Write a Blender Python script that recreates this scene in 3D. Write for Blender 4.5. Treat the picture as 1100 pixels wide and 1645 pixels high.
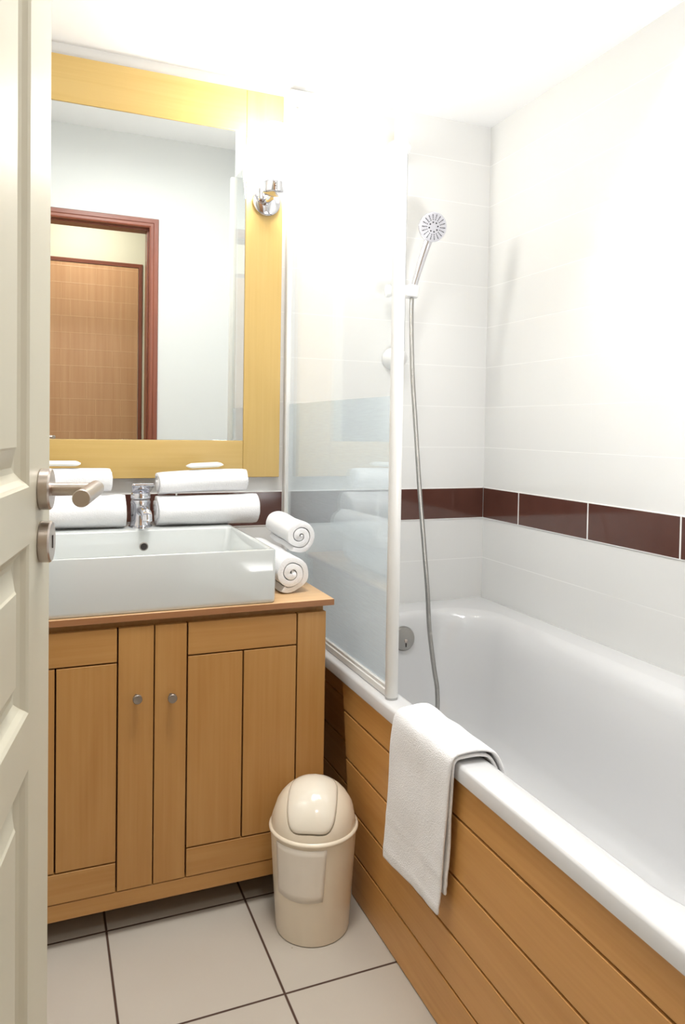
import bpy, bmesh, math, random
from mathutils import Vector, Matrix, noise
random.seed(7)
S = bpy.context.scene
C = S.collection
for o in list(bpy.data.objects): bpy.data.objects.remove(o)

# ------------------------------------------------------------------ camera
W, H = 1100, 1645
FPX, U0, V0 = 1183.92, 550.0, 720.92
yaw, pit, rol = 0.3867, -0.0281, 0.0158
cam_d = bpy.data.cameras.new('camera'); cam = bpy.data.objects.new('camera', cam_d); C.objects.link(cam)
S.camera = cam
f = Vector((math.sin(yaw)*math.cos(pit), math.cos(yaw)*math.cos(pit), math.sin(pit)))
rt = Vector((math.cos(yaw), -math.sin(yaw), 0)); up = rt.cross(f)
r2 = rt*math.cos(rol) + up*math.sin(rol); u2 = up*math.cos(rol) - rt*math.sin(rol)
M = Matrix((r2, u2, -f)).transposed().to_4x4(); M.translation = Vector((-0.0036, -2.2139, 1.0908))
cam.matrix_world = M
cam_d.sensor_fit = 'VERTICAL'; cam_d.sensor_height = 24.0
cam_d.lens = FPX/H*24.0
cam_d.shift_y = -(H/2 - V0)/H
cam_d.shift_x = 0.0
cam_d.clip_start = 0.01

# ------------------------------------------------------------------ light and exposure
S.view_settings.view_transform = 'Standard'; S.view_settings.look = 'None'
S.view_settings.gamma = 1.0; S.view_settings.use_curve_mapping = False
S.view_settings.exposure = 0.53
world = bpy.data.worlds.new('world'); S.world = world; world.use_nodes = True
world.node_tree.nodes['Background'].inputs[0].default_value = (0.9, 0.95, 1, 1)
world.node_tree.nodes['Background'].inputs[1].default_value = 0.6
def area(name, loc, target, size, power, color=(1, 1, 1), size_y=None, shape='RECTANGLE'):
    l = bpy.data.lights.new(name, 'AREA'); l.energy = power; l.color = color; l.size = size
    l.shape = shape
    if shape == 'RECTANGLE': l.size_y = size_y or size
    o = bpy.data.objects.new(name, l); C.objects.link(o); o.location = loc
    o.rotation_euler = (Vector(target) - Vector(loc)).to_track_quat('-Z', 'Y').to_euler()
    return o
area('ceiling_lamp_light', (0.30, -1.25, 2.66), (0.30, -1.25, 0), 0.34, 13, (1, 0.985, 0.96), shape='DISK')
area('hall_lamp_light', (0.25, -2.85, 2.66), (0.25, -2.85, 0), 0.30, 7, (1, 0.96, 0.88), shape='DISK')
area('added_overhead_fill', (0.72, -1.20, 2.70), (0.72, -1.0, 0.3), 0.7, 10, (0.98, 0.99, 1.0), 0.5)  # added fill with no fixture, set outside the mirror's view
fl = area('added_ceiling_fill', (1.05, -1.90, 0.78), (1.02, -0.75, 2.14), 0.35, 5.2, (1, 0.995, 0.985), 0.30)  # added low fill out of frame, aimed up to brighten the ceiling
fl.data.spread = math.radians(110)
SCONCE = 42.0

# ------------------------------------------------------------------ helpers
def srgb(r, g, b):
    def c(v):
        v /= 255.0
        return v/12.92 if v <= 0.04045 else ((v+0.055)/1.055)**2.4
    return (c(r), c(g), c(b), 1)

class NT:
    def __init__(s, name):
        s.m = bpy.data.materials.new(name); s.m.use_nodes = True
        s.t = s.m.node_tree; s.b = s.t.nodes['Principled BSDF']; s.out = s.t.nodes['Material Output']
    def n(s, typ, **kw):
        nd = s.t.nodes.new(typ)
        for k, v in kw.items(): setattr(nd, k, v)
        return nd
    def l(s, a, b): s.t.links.new(a, b)
    def math(s, op, a, b=None, c=None):
        nd = s.n('ShaderNodeMath', operation=op)
        for i, v in enumerate((a, b, c)):
            if v is None: continue
            if isinstance(v, (int, float)): nd.inputs[i].default_value = v
            else: s.l(v, nd.inputs[i])
        return nd.outputs[0]
    def mixc(s, fac, a, b):
        nd = s.n('ShaderNodeMix', data_type='RGBA')
        if isinstance(fac, (int, float)): nd.inputs[0].default_value = fac
        else: s.l(fac, nd.inputs[0])
        for i, v in ((6, a), (7, b)):
            if isinstance(v, tuple): nd.inputs[i].default_value = v
            else: s.l(v, nd.inputs[i])
        return nd.outputs[2]
    def bump(s, h, strength=0.2, dist=0.002):
        nd = s.n('ShaderNodeBump'); nd.inputs['Strength'].default_value = strength
        nd.inputs['Distance'].default_value = dist
        s.l(h, nd.inputs['Height']); s.l(nd.outputs[0], s.b.inputs['Normal'])

def plain(name, col, rough=0.5, metal=0.0, coat=0.0, noise_scale=40, var=0.03, bump=0.0, spec=0.5):
    m = NT(name); tc = m.n('ShaderNodeTexCoord')
    nz = m.n('ShaderNodeTexNoise'); nz.inputs['Scale'].default_value = noise_scale; nz.inputs['Detail'].default_value = 3
    m.l(tc.outputs['Object'], nz.inputs['Vector'])
    d = tuple(c*(1-var) for c in col[:3]) + (1,)
    m.l(m.mixc(nz.outputs['Fac'], d, col), m.b.inputs['Base Color'])
    m.b.inputs['Roughness'].default_value = rough; m.b.inputs['Metallic'].default_value = metal
    m.b.inputs['Coat Weight'].default_value = coat; m.b.inputs['Coat Roughness'].default_value = 0.08
    m.b.inputs['Specular IOR Level'].default_value = spec
    if bump: m.bump(nz.outputs['Fac'], bump, 0.002)
    return m.m

def wood(name, light, dark, axis, rough=0.42, scale=1.0, coat=0.15, knots=0.5):
    m = NT(name); tc = m.n('ShaderNodeTexCoord'); mp = m.n('ShaderNodeMapping')
    sc = [9*scale]*3; sc['xyz'.index(axis)] = 0.9*scale
    mp.inputs['Scale'].default_value = sc
    m.l(tc.outputs['Object'], mp.inputs['Vector'])
    n1 = m.n('ShaderNodeTexNoise'); n1.inputs['Scale'].default_value = 1.6; n1.inputs['Detail'].default_value = 4; n1.inputs['Distortion'].default_value = 1.2
    m.l(mp.outputs[0], n1.inputs['Vector'])
    mp2 = m.n('ShaderNodeMapping'); sc2 = [120*scale]*3; sc2['xyz'.index(axis)] = 3*scale
    mp2.inputs['Scale'].default_value = sc2; m.l(tc.outputs['Object'], mp2.inputs['Vector'])
    n2 = m.n('ShaderNodeTexNoise'); n2.inputs['Scale'].default_value = 1.0; n2.inputs['Detail'].default_value = 5
    m.l(mp2.outputs[0], n2.inputs['Vector'])
    r = m.n('ShaderNodeValToRGB'); r.color_ramp.elements[0].position = 0.3; r.color_ramp.elements[1].position = 0.62
    r.color_ramp.elements[0].color = dark; r.color_ramp.elements[1].color = light
    k = m.math('ADD', m.math('MULTIPLY', n1.outputs['Fac'], 0.55), m.math('MULTIPLY', n2.outputs['Fac'], 0.45))
    m.l(k, r.inputs[0]); m.l(r.outputs[0], m.b.inputs['Base Color'])
    m.b.inputs['Roughness'].default_value = rough; m.b.inputs['Coat Weight'].default_value = coat
    m.b.inputs['Coat Roughness'].default_value = 0.25
    m.bump(n2.outputs['Fac'], 0.08, 0.001)
    return m.m

def joint(m, coord, offset, period, width):
    """1 on the joint line, 0 on the tile"""
    t = m.math('DIVIDE', m.math('SUBTRACT', coord, offset), period)
    d = m.math('ABSOLUTE', m.math('SUBTRACT', m.math('FRACT', t), 0.5))
    nd = m.n('ShaderNodeMapRange'); nd.interpolation_type = 'SMOOTHSTEP'
    nd.inputs['From Min'].default_value = 0.5 - width/period
    nd.inputs['From Max'].default_value = 0.5 - 0.4*width/period
    m.l(d, nd.inputs['Value']); return nd.outputs[0]

ZB1, ZB0, TH, TL = 0.8908, 0.7826, 0.1397, 0.3299
def tile_wall(name, axis, off):
    m = NT(name); tc = m.n('ShaderNodeTexCoord'); sp = m.n('ShaderNodeSeparateXYZ')
    m.l(tc.outputs['Object'], sp.inputs[0])
    z = sp.outputs['Z']
    above = m.math('GREATER_THAN', z, 0.84)
    zz = m.math('SUBTRACT', z, m.math('ADD', m.math('MULTIPLY', above, ZB1-ZB0), ZB0))
    jz = joint(m, zz, 0.0, TH, 0.0018)
    ju = joint(m, sp.outputs[axis], off, TL, 0.0016)
    j = m.math('MAXIMUM', jz, m.math('MULTIPLY', ju, 0.2))
    nz = m.n('ShaderNodeTexNoise'); nz.inputs['Scale'].default_value = 3.0
    m.l(tc.outputs['Object'], nz.inputs['Vector'])
    base = m.mixc(nz.outputs['Fac'], (0.745, 0.745, 0.735, 1), (0.765, 0.763, 0.753, 1))
    m.l(m.mixc(j, base, (0.80, 0.80, 0.79, 1)), m.b.inputs['Base Color'])
    m.b.inputs['Roughness'].default_value = 0.12
    m.l(m.math('ADD', 0.10, m.math('MULTIPLY', j, 0.5)), m.b.inputs['Roughness'])
    nw = m.n('ShaderNodeTexNoise'); nw.inputs['Scale'].default_value = 7.0; nw.inputs['Detail'].default_value = 1
    m.l(tc.outputs['Object'], nw.inputs['Vector'])
    m.bump(m.math('SUBTRACT', m.math('MULTIPLY', nw.outputs['Fac'], 0.8), m.math('MULTIPLY', j, 0.35)), 0.20, 0.0012)
    return m.m

def tile_band(name, axis, off):
    m = NT(name); tc = m.n('ShaderNodeTexCoord'); sp = m.n('ShaderNodeSeparateXYZ')
    m.l(tc.outputs['Object'], sp.inputs[0])
    ju = joint(m, sp.outputs[axis], off, TL, 0.0034)
    if axis == 'X': ju = m.math('MULTIPLY', ju, m.math('LESS_THAN', sp.outputs['X'], 1.2))
    lo = m.math('LESS_THAN', sp.outputs['Z'], ZB0+0.0025); hi = m.math('GREATER_THAN', sp.outputs['Z'], ZB1-0.0025)
    j = m.math('MAXIMUM', ju, m.math('MAXIMUM', lo, hi))
    nz = m.n('ShaderNodeTexNoise'); nz.inputs['Scale'].default_value = 14
    m.l(tc.outputs['Object'], nz.inputs['Vector'])
    base = m.mixc(nz.outputs['Fac'], (0.080, 0.031, 0.023, 1), (0.105, 0.042, 0.031, 1))
    m.l(m.mixc(j, base, (0.85, 0.84, 0.82, 1)), m.b.inputs['Base Color'])
    m.l(m.math('ADD', 0.10, m.math('MULTIPLY', j, 0.5)), m.b.inputs['Roughness'])
    m.b.inputs['Coat Weight'].default_value = 0.4
    return m.m

def floor_mat(name, ox, oy, per):
    m = NT(name); tc = m.n('ShaderNodeTexCoord'); sp = m.n('ShaderNodeSeparateXYZ')
    m.l(tc.outputs['Object'], sp.inputs[0])
    j = m.math('MAXIMUM', joint(m, sp.outputs['X'], ox, per, 0.0034), joint(m, sp.outputs['Y'], oy, per, 0.0034))
    nz = m.n('ShaderNodeTexNoise'); nz.inputs['Scale'].default_value = 5; nz.inputs['Detail'].default_value = 6
    m.l(tc.outputs['Object'], nz.inputs['Vector'])
    base = m.mixc(nz.outputs['Fac'], (0.44, 0.395, 0.335, 1), (0.50, 0.46, 0.40, 1))
    ns = m.n('ShaderNodeTexVoronoi'); ns.inputs['Scale'].default_value = 6
    m.l(tc.outputs['Object'], ns.inputs['Vector'])
    spot = m.math('LESS_THAN', ns.outputs['Distance'], 0.022)
    base = m.mixc(m.math('MULTIPLY', spot, 0.55), base, (0.25, 0.18, 0.12, 1))
    m.l(m.mixc(j, base, (0.055, 0.025, 0.014, 1)), m.b.inputs['Base Color'])
    m.l(m.math('ADD', 0.30, m.math('MULTIPLY', j, 0.5)), m.b.inputs['Roughness'])
    m.bump(m.math('MULTIPLY', j, -1), 0.4, 0.002)
    return m.m

def towel_mat(name, col=(0.86, 0.86, 0.87, 1)):
    m = NT(name); tc = m.n('ShaderNodeTexCoord')
    nz = m.n('ShaderNodeTexNoise'); nz.inputs['Scale'].default_value = 420; nz.inputs['Detail'].default_value = 2
    n2 = m.n('ShaderNodeTexNoise'); n2.inputs['Scale'].default_value = 35; n2.inputs['Detail'].default_value = 4
    m.l(tc.outputs['Object'], nz.inputs['Vector']); m.l(tc.outputs['Object'], n2.inputs['Vector'])
    m.l(m.mixc(nz.outputs['Fac'], tuple(c*0.95 for c in col[:3])+(1,), col), m.b.inputs['Base Color'])
    m.b.inputs['Roughness'].default_value = 0.95; m.b.inputs['Sheen Weight'].default_value = 0.3
    m.b.inputs['Specular IOR Level'].default_value = 0.1
    m.bump(m.math('ADD', nz.outputs['Fac'], m.math('MULTIPLY', n2.outputs['Fac'], 0.9)), 0.55, 0.003)
    return m.m

MT = {}
MT['paint'] = plain('white_paint', (0.67, 0.68, 0.67, 1), 0.6, noise_scale=6, var=0.02)
MT['ceil'] = plain('ceiling_paint', (0.90, 0.90, 0.90, 1), 0.7, noise_scale=5, var=0.02)
MT['hall'] = plain('hall_paint', (0.80, 0.76, 0.60, 1), 0.7, noise_scale=6, var=0.03)
MT['tile_y'] = tile_wall('wall_tile_right', 'Y', -0.2109)
MT['tile_x'] = tile_wall('wall_tile_back', 'X', 0.6958)
MT['band_y'] = tile_band('brown_tile_right', 'Y', -0.2109)
MT['band_x'] = tile_band('brown_tile_back', 'X', 0.6958)
MT['floor'] = floor_mat('floor_tile', 0.1281, -0.5868, 0.305)
WL, WD = srgb(180, 134, 76), srgb(167, 118, 60)
MT['wood_z'] = wood('maple_vertical', WL, WD, 'z')
MT['wood_x'] = wood('maple_horizontal', WL, WD, 'x')
MT['wood_y'] = wood('maple_plank', srgb(205, 152, 88), srgb(190, 136, 72), 'y')
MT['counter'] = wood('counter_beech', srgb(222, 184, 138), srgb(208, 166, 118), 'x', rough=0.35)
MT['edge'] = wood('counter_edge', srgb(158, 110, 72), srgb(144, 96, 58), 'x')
MT['groove'] = plain('groove_stain', (0.085, 0.030, 0.010, 1), 0.8)
MT['frame_z'] = wood('mirror_frame_vertical', srgb(203, 172, 106), srgb(194, 161, 92), 'z', coat=0.2)
MT['frame_x'] = wood('mirror_frame_horizontal', srgb(203, 172, 106), srgb(194, 161, 92), 'x', coat=0.2)
MT['mahog_z'] = wood('mahogany_vertical', srgb(142, 76, 52), srgb(106, 50, 33), 'z', coat=0.3)
MT['mahog_x'] = wood('mahogany_horizontal', srgb(142, 76, 52), srgb(106, 50, 33), 'x', coat=0.3)
MT['china'] = plain('basin_ceramic', (0.57, 0.595, 0.585, 1), 0.08, coat=0.5, noise_scale=3, var=0.01)
MT['tub'] = plain('tub_enamel', (0.635, 0.635, 0.64, 1), 0.16, coat=0.4, noise_scale=3, var=0.01)
MT['chrome'] = plain('chrome', (0.70, 0.70, 0.74, 1), 0.08, metal=1.0, var=0.02)
MT['steel'] = plain('brushed_steel', (0.52, 0.46, 0.42, 1), 0.30, metal=1.0, noise_scale=200, var=0.1)
MT['hose'] = plain('hose_steel', (0.42, 0.41, 0.39, 1), 0.28, metal=1.0, noise_scale=90, var=0.1)
MT['knob'] = plain('knob_nickel', (0.34, 0.31, 0.28, 1), 0.35, metal=0.9, var=0.05)
MT['dark'] = plain('dark_hole', (0.03, 0.022, 0.02, 1), 0.5)
MT['nozzle'] = plain('nozzle_rubber', (0.05, 0.05, 0.06, 1), 0.6)
MT['wplastic'] = plain('white_plastic', (0.83, 0.83, 0.83, 1), 0.3, coat=0.2, noise_scale=4, var=0.01)
MT['face'] = plain('spray_face_plastic', (0.60, 0.60, 0.65, 1), 0.3, noise_scale=4, var=0.01)
MT['profile'] = plain('white_aluminium', (0.78, 0.78, 0.765, 1), 0.35, coat=0.1, noise_scale=4, var=0.01)
MT['cream_door'] = plain('cream_door_paint', (0.54, 0.51, 0.405, 1), 0.42, noise_scale=12, var=0.03, bump=0.04)
MT['bin'] = plain('bin_plastic', (0.78, 0.69, 0.55, 1), 0.30, coat=0.15, noise_scale=5, var=0.02)
MT['flap'] = plain('bin_flap_plastic', (0.76, 0.70, 0.59, 1), 0.14, coat=0.5, noise_scale=5, var=0.02)
MT['paper'] = plain('paper', (0.78, 0.72, 0.63, 1), 0.6, noise_scale=30, var=0.06, bump=0.15)
MT['soap'] = plain('soap_wrapper', (0.86, 0.86, 0.80, 1), 0.35, noise_scale=30, var=0.04)
MT['towel'] = towel_mat('terry_towel')
def door_press():
    m = NT('pressed_pattern_door'); tc = m.n('ShaderNodeTexCoord'); mp = m.n('ShaderNodeMapping')
    m.l(tc.outputs['Object'], mp.inputs['Vector']); mp.inputs['Rotation'].default_value = (math.pi/2, 0, 0)
    br = m.n('ShaderNodeTexBrick'); br.inputs['Scale'].default_value = 1.0
    br.inputs['Brick Width'].default_value = 0.17; br.inputs['Row Height'].default_value = 0.115
    br.inputs['Mortar Size'].default_value = 0.004; br.inputs['Mortar Smooth'].default_value = 0.6
    br.offset = 0.35
    m.l(mp.outputs[0], br.inputs['Vector'])
    mp2 = m.n('ShaderNodeMapping'); mp2.inputs['Scale'].default_value = (40, 40, 1.5); m.l(tc.outputs['Object'], mp2.inputs['Vector'])
    nz = m.n('ShaderNodeTexNoise'); nz.inputs['Scale'].default_value = 1; nz.inputs['Detail'].default_value = 4
    m.l(mp2.outputs[0], nz.inputs['Vector'])
    base = m.mixc(nz.outputs['Fac'], srgb(196, 142, 98), srgb(222, 176, 132))
    m.l(m.mixc(m.math('MULTIPLY', br.outputs['Fac'], 0.28), base, srgb(232, 192, 148)), m.b.inputs['Base Color'])
    m.b.inputs['Roughness'].default_value = 0.4; m.bump(br.outputs['Fac'], 0.3, 0.002)
    return m.m
MT['press'] = door_press()
def mirror_mat():
    m = NT('mirror_silver'); m.b.inputs['Base Color'].default_value = (0.80, 0.825, 0.81, 1)
    m.b.inputs['Metallic'].default_value = 1; m.b.inputs['Roughness'].default_value = 0.0
    return m.m
MT['mirror'] = mirror_mat()
def glass_mat(name, veil=0.0, tint=(0.985, 0.99, 0.988, 1), gloss=0.6):
    m = NT(name); m.t.nodes.remove(m.b)
    tr = m.n('ShaderNodeBsdfTransparent'); tr.inputs[0].default_value = tint
    gl = m.n('ShaderNodeBsdfGlossy'); gl.inputs['Roughness'].default_value = 0.0
    gl.inputs['Color'].default_value = (0.95, 0.98, 1, 1)
    fr = m.n('ShaderNodeFresnel'); fr.inputs[0].default_value = 1.5
    ge = m.n('ShaderNodeNewGeometry')
    m.l(m.math('ADD', 1.5, m.math('MULTIPLY', ge.outputs['Backfacing'], 1/1.5-1.5)), fr.inputs[0])
    fac = m.math('MINIMUM', m.math('MULTIPLY', fr.outputs[0], gloss), 1.0)
    mx = m.n('ShaderNodeMixShader'); m.l(fac, mx.inputs[0])
    if veil:  # pale layer mixed in for light reflected by the lower glass
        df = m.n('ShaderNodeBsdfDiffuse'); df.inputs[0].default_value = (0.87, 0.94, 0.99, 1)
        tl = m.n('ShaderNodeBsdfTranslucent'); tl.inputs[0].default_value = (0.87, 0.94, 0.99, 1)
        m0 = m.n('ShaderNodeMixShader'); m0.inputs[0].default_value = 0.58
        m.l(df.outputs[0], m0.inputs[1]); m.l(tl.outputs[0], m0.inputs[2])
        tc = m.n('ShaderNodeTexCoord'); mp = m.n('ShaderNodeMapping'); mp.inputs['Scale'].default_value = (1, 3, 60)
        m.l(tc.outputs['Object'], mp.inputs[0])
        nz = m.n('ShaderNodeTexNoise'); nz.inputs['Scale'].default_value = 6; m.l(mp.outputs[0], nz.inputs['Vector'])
        fm = m.math('ADD', veil-0.05, m.math('MULTIPLY', nz.outputs['Fac'], 0.10))
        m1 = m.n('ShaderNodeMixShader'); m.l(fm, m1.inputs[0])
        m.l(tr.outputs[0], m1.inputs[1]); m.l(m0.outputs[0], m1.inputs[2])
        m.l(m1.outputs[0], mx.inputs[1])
    else:
        m.l(tr.outputs[0], mx.inputs[1])
    m.l(gl.outputs[0], mx.inputs[2]); m.l(mx.outputs[0], m.out.inputs[0])
    return m.m
MT['glass'] = glass_mat('screen_glass')
MT['veil'] = glass_mat('screen_reflection_veil', veil=0.42, tint=(0.97, 0.988, 1.0, 1), gloss=0.6)  # bright reflection in the lower glass, painted as white haze
def lamp_mat(name, strength, col=(1, 0.97, 0.90, 1)):
    m = NT(name); m.b.inputs['Base Color'].default_value = (0.9, 0.9, 0.9, 1)
    m.b.inputs['Emission Color'].default_value = col; m.b.inputs['Emission Strength'].default_value = strength
    return m.m
MT['shade'] = lamp_mat('lit_opal_glass', SCONCE)
MT['diffuser'] = lamp_mat('lit_ceiling_diffuser', 6.0)

def finish(bm, name, mats, parent=None, origin=(0, 0, 0), smooth=False, bevel=0, segs=2, subsurf=0, angle=40):
    """link bm (world coordinates) as one mesh object"""
    if parent is not None:
        org = parent.matrix_basis.translation.copy()
        p = parent.parent
        while p: org += p.matrix_basis.translation; p = p.parent
        lo = Vector((0, 0, 0)) if not any(origin) else Vector(origin) - org
        if any(origin): pass
        base = org + lo
    else:
        base = Vector(origin); lo = base
    bmesh.ops.recalc_face_normals(bm, faces=bm.faces)
    bmesh.ops.translate(bm, verts=bm.verts, vec=-base)
    me = bpy.data.meshes.new(name); bm.to_mesh(me); bm.free()
    for m in (mats if isinstance(mats, (list, tuple)) else [mats]): me.materials.append(m)
    o = bpy.data.objects.new(name, me); C.objects.link(o); o.location = lo
    if parent is not None: o.parent = parent
    if smooth:
        for p in me.polygons: p.use_smooth = True
        if smooth == 'auto':
            md = o.modifiers.new('edge', 'EDGE_SPLIT'); md.split_angle = math.radians(angle)
    if bevel:
        md = o.modifiers.new('bevel', 'BEVEL'); md.width = bevel; md.segments = segs; md.limit_method = 'ANGLE'
        md.angle_limit = math.radians(35)
        for p in me.polygons: p.use_smooth = True
        md.harden_normals = True
    if subsurf:
        md = o.modifiers.new('sub', 'SUBSURF'); md.levels = subsurf; md.render_levels = subsurf
    return o

def empty(name, loc, label, cat, group=None):
    o = bpy.data.objects.new(name, None); C.objects.link(o); o.location = loc
    o.empty_display_size = 0.05
    return tag(o, label, cat, group)
def tag(o, label=None, cat=None, group=None):
    if label: o['label'] = label
    if cat: o['category'] = cat
    if group: o['group'] = group
    return o
def struct(o):
    o['kind'] = 'structure'; return o

def box(bm, x0, x1, y0, y1, z0, z1, mi=0):
    vs = [bm.verts.new(p) for p in ((x0,y0,z0),(x1,y0,z0),(x1,y1,z0),(x0,y1,z0),(x0,y0,z1),(x1,y0,z1),(x1,y1,z1),(x0,y1,z1))]
    for q in ((0,3,2,1),(4,5,6,7),(0,1,5,4),(1,2,6,5),(2,3,7,6),(3,0,4,7)):
        fc = bm.faces.new([vs[i] for i in q]); fc.material_index = mi
    return vs
def frame_of(d):
    d = Vector(d).normalized(); a = Vector((0, 0, 1)) if abs(d.z) < 0.9 else Vector((1, 0, 0))
    u = d.cross(a).normalized(); v = d.cross(u).normalized(); return d, u, v
def lathe(bm, origin, axis, prof, n=32, mi=0, cap=True):
    """prof: list of (radius, distance along axis)"""
    d, u, v = frame_of(axis); o = Vector(origin); rings = []
    for r, t in prof:
        rings.append([bm.verts.new(o + d*t + (u*math.cos(a) + v*math.sin(a))*max(r, 1e-5)) for a in [2*math.pi*i/n for i in range(n)]])
    for a, b in zip(rings, rings[1:]):
        for i in range(n):
            fc = bm.faces.new((a[i], a[(i+1) % n], b[(i+1) % n], b[i])); fc.material_index = mi
    if cap:
        for r in (rings[0], rings[-1]):
            fc = bm.faces.new(r); fc.material_index = mi
    return rings
def tube(bm, pts, rad, n=12, mi=0, radf=None):
    pts = [Vector(p) for p in pts]; rings = []
    d, u, v = frame_of(pts[1]-pts[0])
    for i, p in enumerate(pts):
        t = (pts[min(i+1, len(pts)-1)] - pts[max(i-1, 0)]).normalized()
        u = (u - t*u.dot(t)).normalized(); v = t.cross(u)
        r = radf(i) if radf else rad
        rings.append([bm.verts.new(p + (u*math.cos(a) + v*math.sin(a))*r) for a in [2*math.pi*k/n for k in range(n)]])
    for a, b in zip(rings, rings[1:]):
        for i in range(n):
            fc = bm.faces.new((a[i], a[(i+1) % n], b[(i+1) % n], b[i])); fc.material_index = mi
    bm.faces.new(rings[0]); bm.faces.new(rings[-1])
def spline(ctrl, per=12):
    P = [Vector(p) for p in ctrl]; P = [2*P[0]-P[1]] + P + [2*P[-1]-P[-2]]; out = []
    for i in range(1, len(P)-2):
        a, b, c, d = P[i-1:i+3]
        for k in range(per):
            t = k/per
            out.append(0.5*((2*b) + (c-a)*t + (2*a-5*b+4*c-d)*t*t + (3*b-a-3*c+d)*t**3))
    out.append(P[-2]); return out
def rrect(x0, x1, y0, y1, r, n=8):
    pts = []
    for cx, cy, a0 in ((x1-r, y1-r, 0), (x0+r, y1-r, 90), (x0+r, y0+r, 180), (x1-r, y0+r, 270)):
        for k in range(n+1):
            a = math.radians(a0 + 90*k/n); pts.append((cx + r*math.cos(a), cy + r*math.sin(a)))
    return pts
def loft(bm, loops, mi=0, close_last=True, close_first=False):
    rings = [[bm.verts.new(p) for p in lp] for lp in loops]; n = len(rings[0])
    for a, b in zip(rings, rings[1:]):
        for i in range(n):
            fc = bm.faces.new((a[i], a[(i+1) % n], b[(i+1) % n], b[i])); fc.material_index = mi
    if close_last: bm.faces.new(rings[-1])
    if close_first: bm.faces.new(rings[0])
    return rings
B = bmesh.new

# ------------------------------------------------------------------ room
XL, XR, YR, ZC, ZH = -0.30, 1.4372, -2.245, 2.1426, 2.75
bm = B(); box(bm, -1.3, 1.9, -3.45, 0.12, -0.1, 0.0); struct(finish(bm, 'floor', MT['floor']))
bm = B(); box(bm, XL, XR, 0.0, 0.1, 0, ZH); struct(finish(bm, 'wall_back', MT['tile_x']))
bm = B(); box(bm, XR, XR+0.1, YR, 0.1, 0, ZH); struct(finish(bm, 'wall_right', MT['tile_y']))
bm = B(); box(bm, XL-0.1, XL, YR, 0.1, 0, ZH); struct(finish(bm, 'wall_left', MT['tile_y']))
DX0, DX1, DZ = -0.20, 0.575, 2.225      # doorway opening
bm = B()
box(bm, XL-0.1, DX0-0.03, YR-0.10, YR, 0, ZH); box(bm, DX1+0.03, XR+0.1, YR-0.10, YR, 0, ZH)
box(bm, DX0-0.03, DX1+0.03, YR-0.10, YR, DZ+0.03, ZH)
struct(finish(bm, 'wall_rear', MT['paint']))
bm = B(); box(bm, XL-0.1, XR+0.1, YR-0.1, 0.1, ZH, ZH+0.08); struct(finish(bm, 'ceiling', MT['ceil']))
# dropped ceiling over the vanity wall and above the bath
bm = B()
v = [(XL, 0), (XR, 0), (XR, -0.93), (0.745, -0.93), (0.745, -0.40), (XL, -0.40)]
lo = [bm.verts.new((x, y, ZC)) for x, y in v]; hi = [bm.verts.new((x, y, ZH)) for x, y in v]
bm.faces.new(lo); bm.faces.new(hi)
for i in range(6): bm.faces.new((lo[i], lo[(i+1) % 6], hi[(i+1) % 6], hi[i]))
struct(finish(bm, 'ceiling_soffit', MT['ceil']))
# brown tile bands
bm = B(); box(bm, XL+0.001, XR-0.0035, -0.003, 0.001, ZB0, ZB1); struct(finish(bm, 'trim_1', MT['band_x'], bevel=0.001))
bm = B(); box(bm, XR-0.003, XR+0.001, YR+0.001, -0.0035, ZB0, ZB1); struct(finish(bm, 'trim_2', MT['band_y'], bevel=0.001))
# tiled ledge behind the foot of the bath
bm = B(); box(bm, 0.69, XR-0.001, YR+0.001, -1.765, 0, 0.50); struct(finish(bm, 'trim_3', MT['tile_x'], bevel=0.003))
# hall outside the doorway (seen in the mirror)
bm = B(); box(bm, -1.3, 1.9, -3.45, -3.34, 0, ZH); struct(finish(bm, 'wall_hall', MT['hall']))
bm = B(); box(bm, -1.3, -1.2, -3.34, YR-0.1, 0, ZH); struct(finish(bm, 'wall_hall_left', MT['hall']))
bm = B(); box(bm, 1.8, 1.9, -3.34, YR-0.1, 0, ZH); struct(finish(bm, 'wall_hall_right', MT['hall']))
bm = B(); box(bm, -1.2, XL-0.1, YR-0.1, YR-0.02, 0, ZH); struct(finish(bm, 'wall_hall_near_left', MT['hall']))
bm = B(); box(bm, XR+0.1, 1.8, YR-0.1, YR-0.02, 0, ZH); struct(finish(bm, 'wall_hall_near_right', MT['hall']))
bm = B(); box(bm, -1.3, 1.9, -3.45, YR-0.1, ZH, ZH+0.08); struct(finish(bm, 'ceiling_hall', MT['ceil']))

def casing(name, x0, x1, y, z1, w, d, wz, wx, steps):
    """mitred moulded door casing facing +y"""
    bm = B()
    prof = steps    # (distance from inner edge outwards, protrusion)
    def path(t):
        return [(x0-t, 0.0), (x0-t, z1+t), (x1+t, z1+t), (x1+t, 0.0)]
    for k, (ta, pa) in enumerate(prof[:-1]):
        tb, pb = prof[k+1]
        A, Bp = path(ta), path(tb)
        for i in range(3):
            q = [(A[i][0], y+pa, A[i][1]), (A[i+1][0], y+pa, A[i+1][1]), (Bp[i+1][0], y+pb, Bp[i+1][1]), (Bp[i][0], y+pb, Bp[i][1])]
            fc = bm.faces.new([bm.verts.new(p) for p in q]); fc.material_index = 1 if i == 1 else 0
    bmesh.ops.remove_doubles(bm, verts=bm.verts, dist=1e-5)
    o = finish(bm, name, [wz, wx]); return struct(o)
st = [(0, -0.12), (0, -0.03), (0.008, -0.03), (0.008, 0.010), (0.016, 0.014), (0.030, 0.014), (0.034, 0.018), (0.055, 0.018), (0.060, 0.010), (0.060, -0.001)]
casing('trim_4', DX0, DX1-0.02, YR, DZ-0.005, 0.06, 0.02, MT['mahog_z'], MT['mahog_x'], st)
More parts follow.
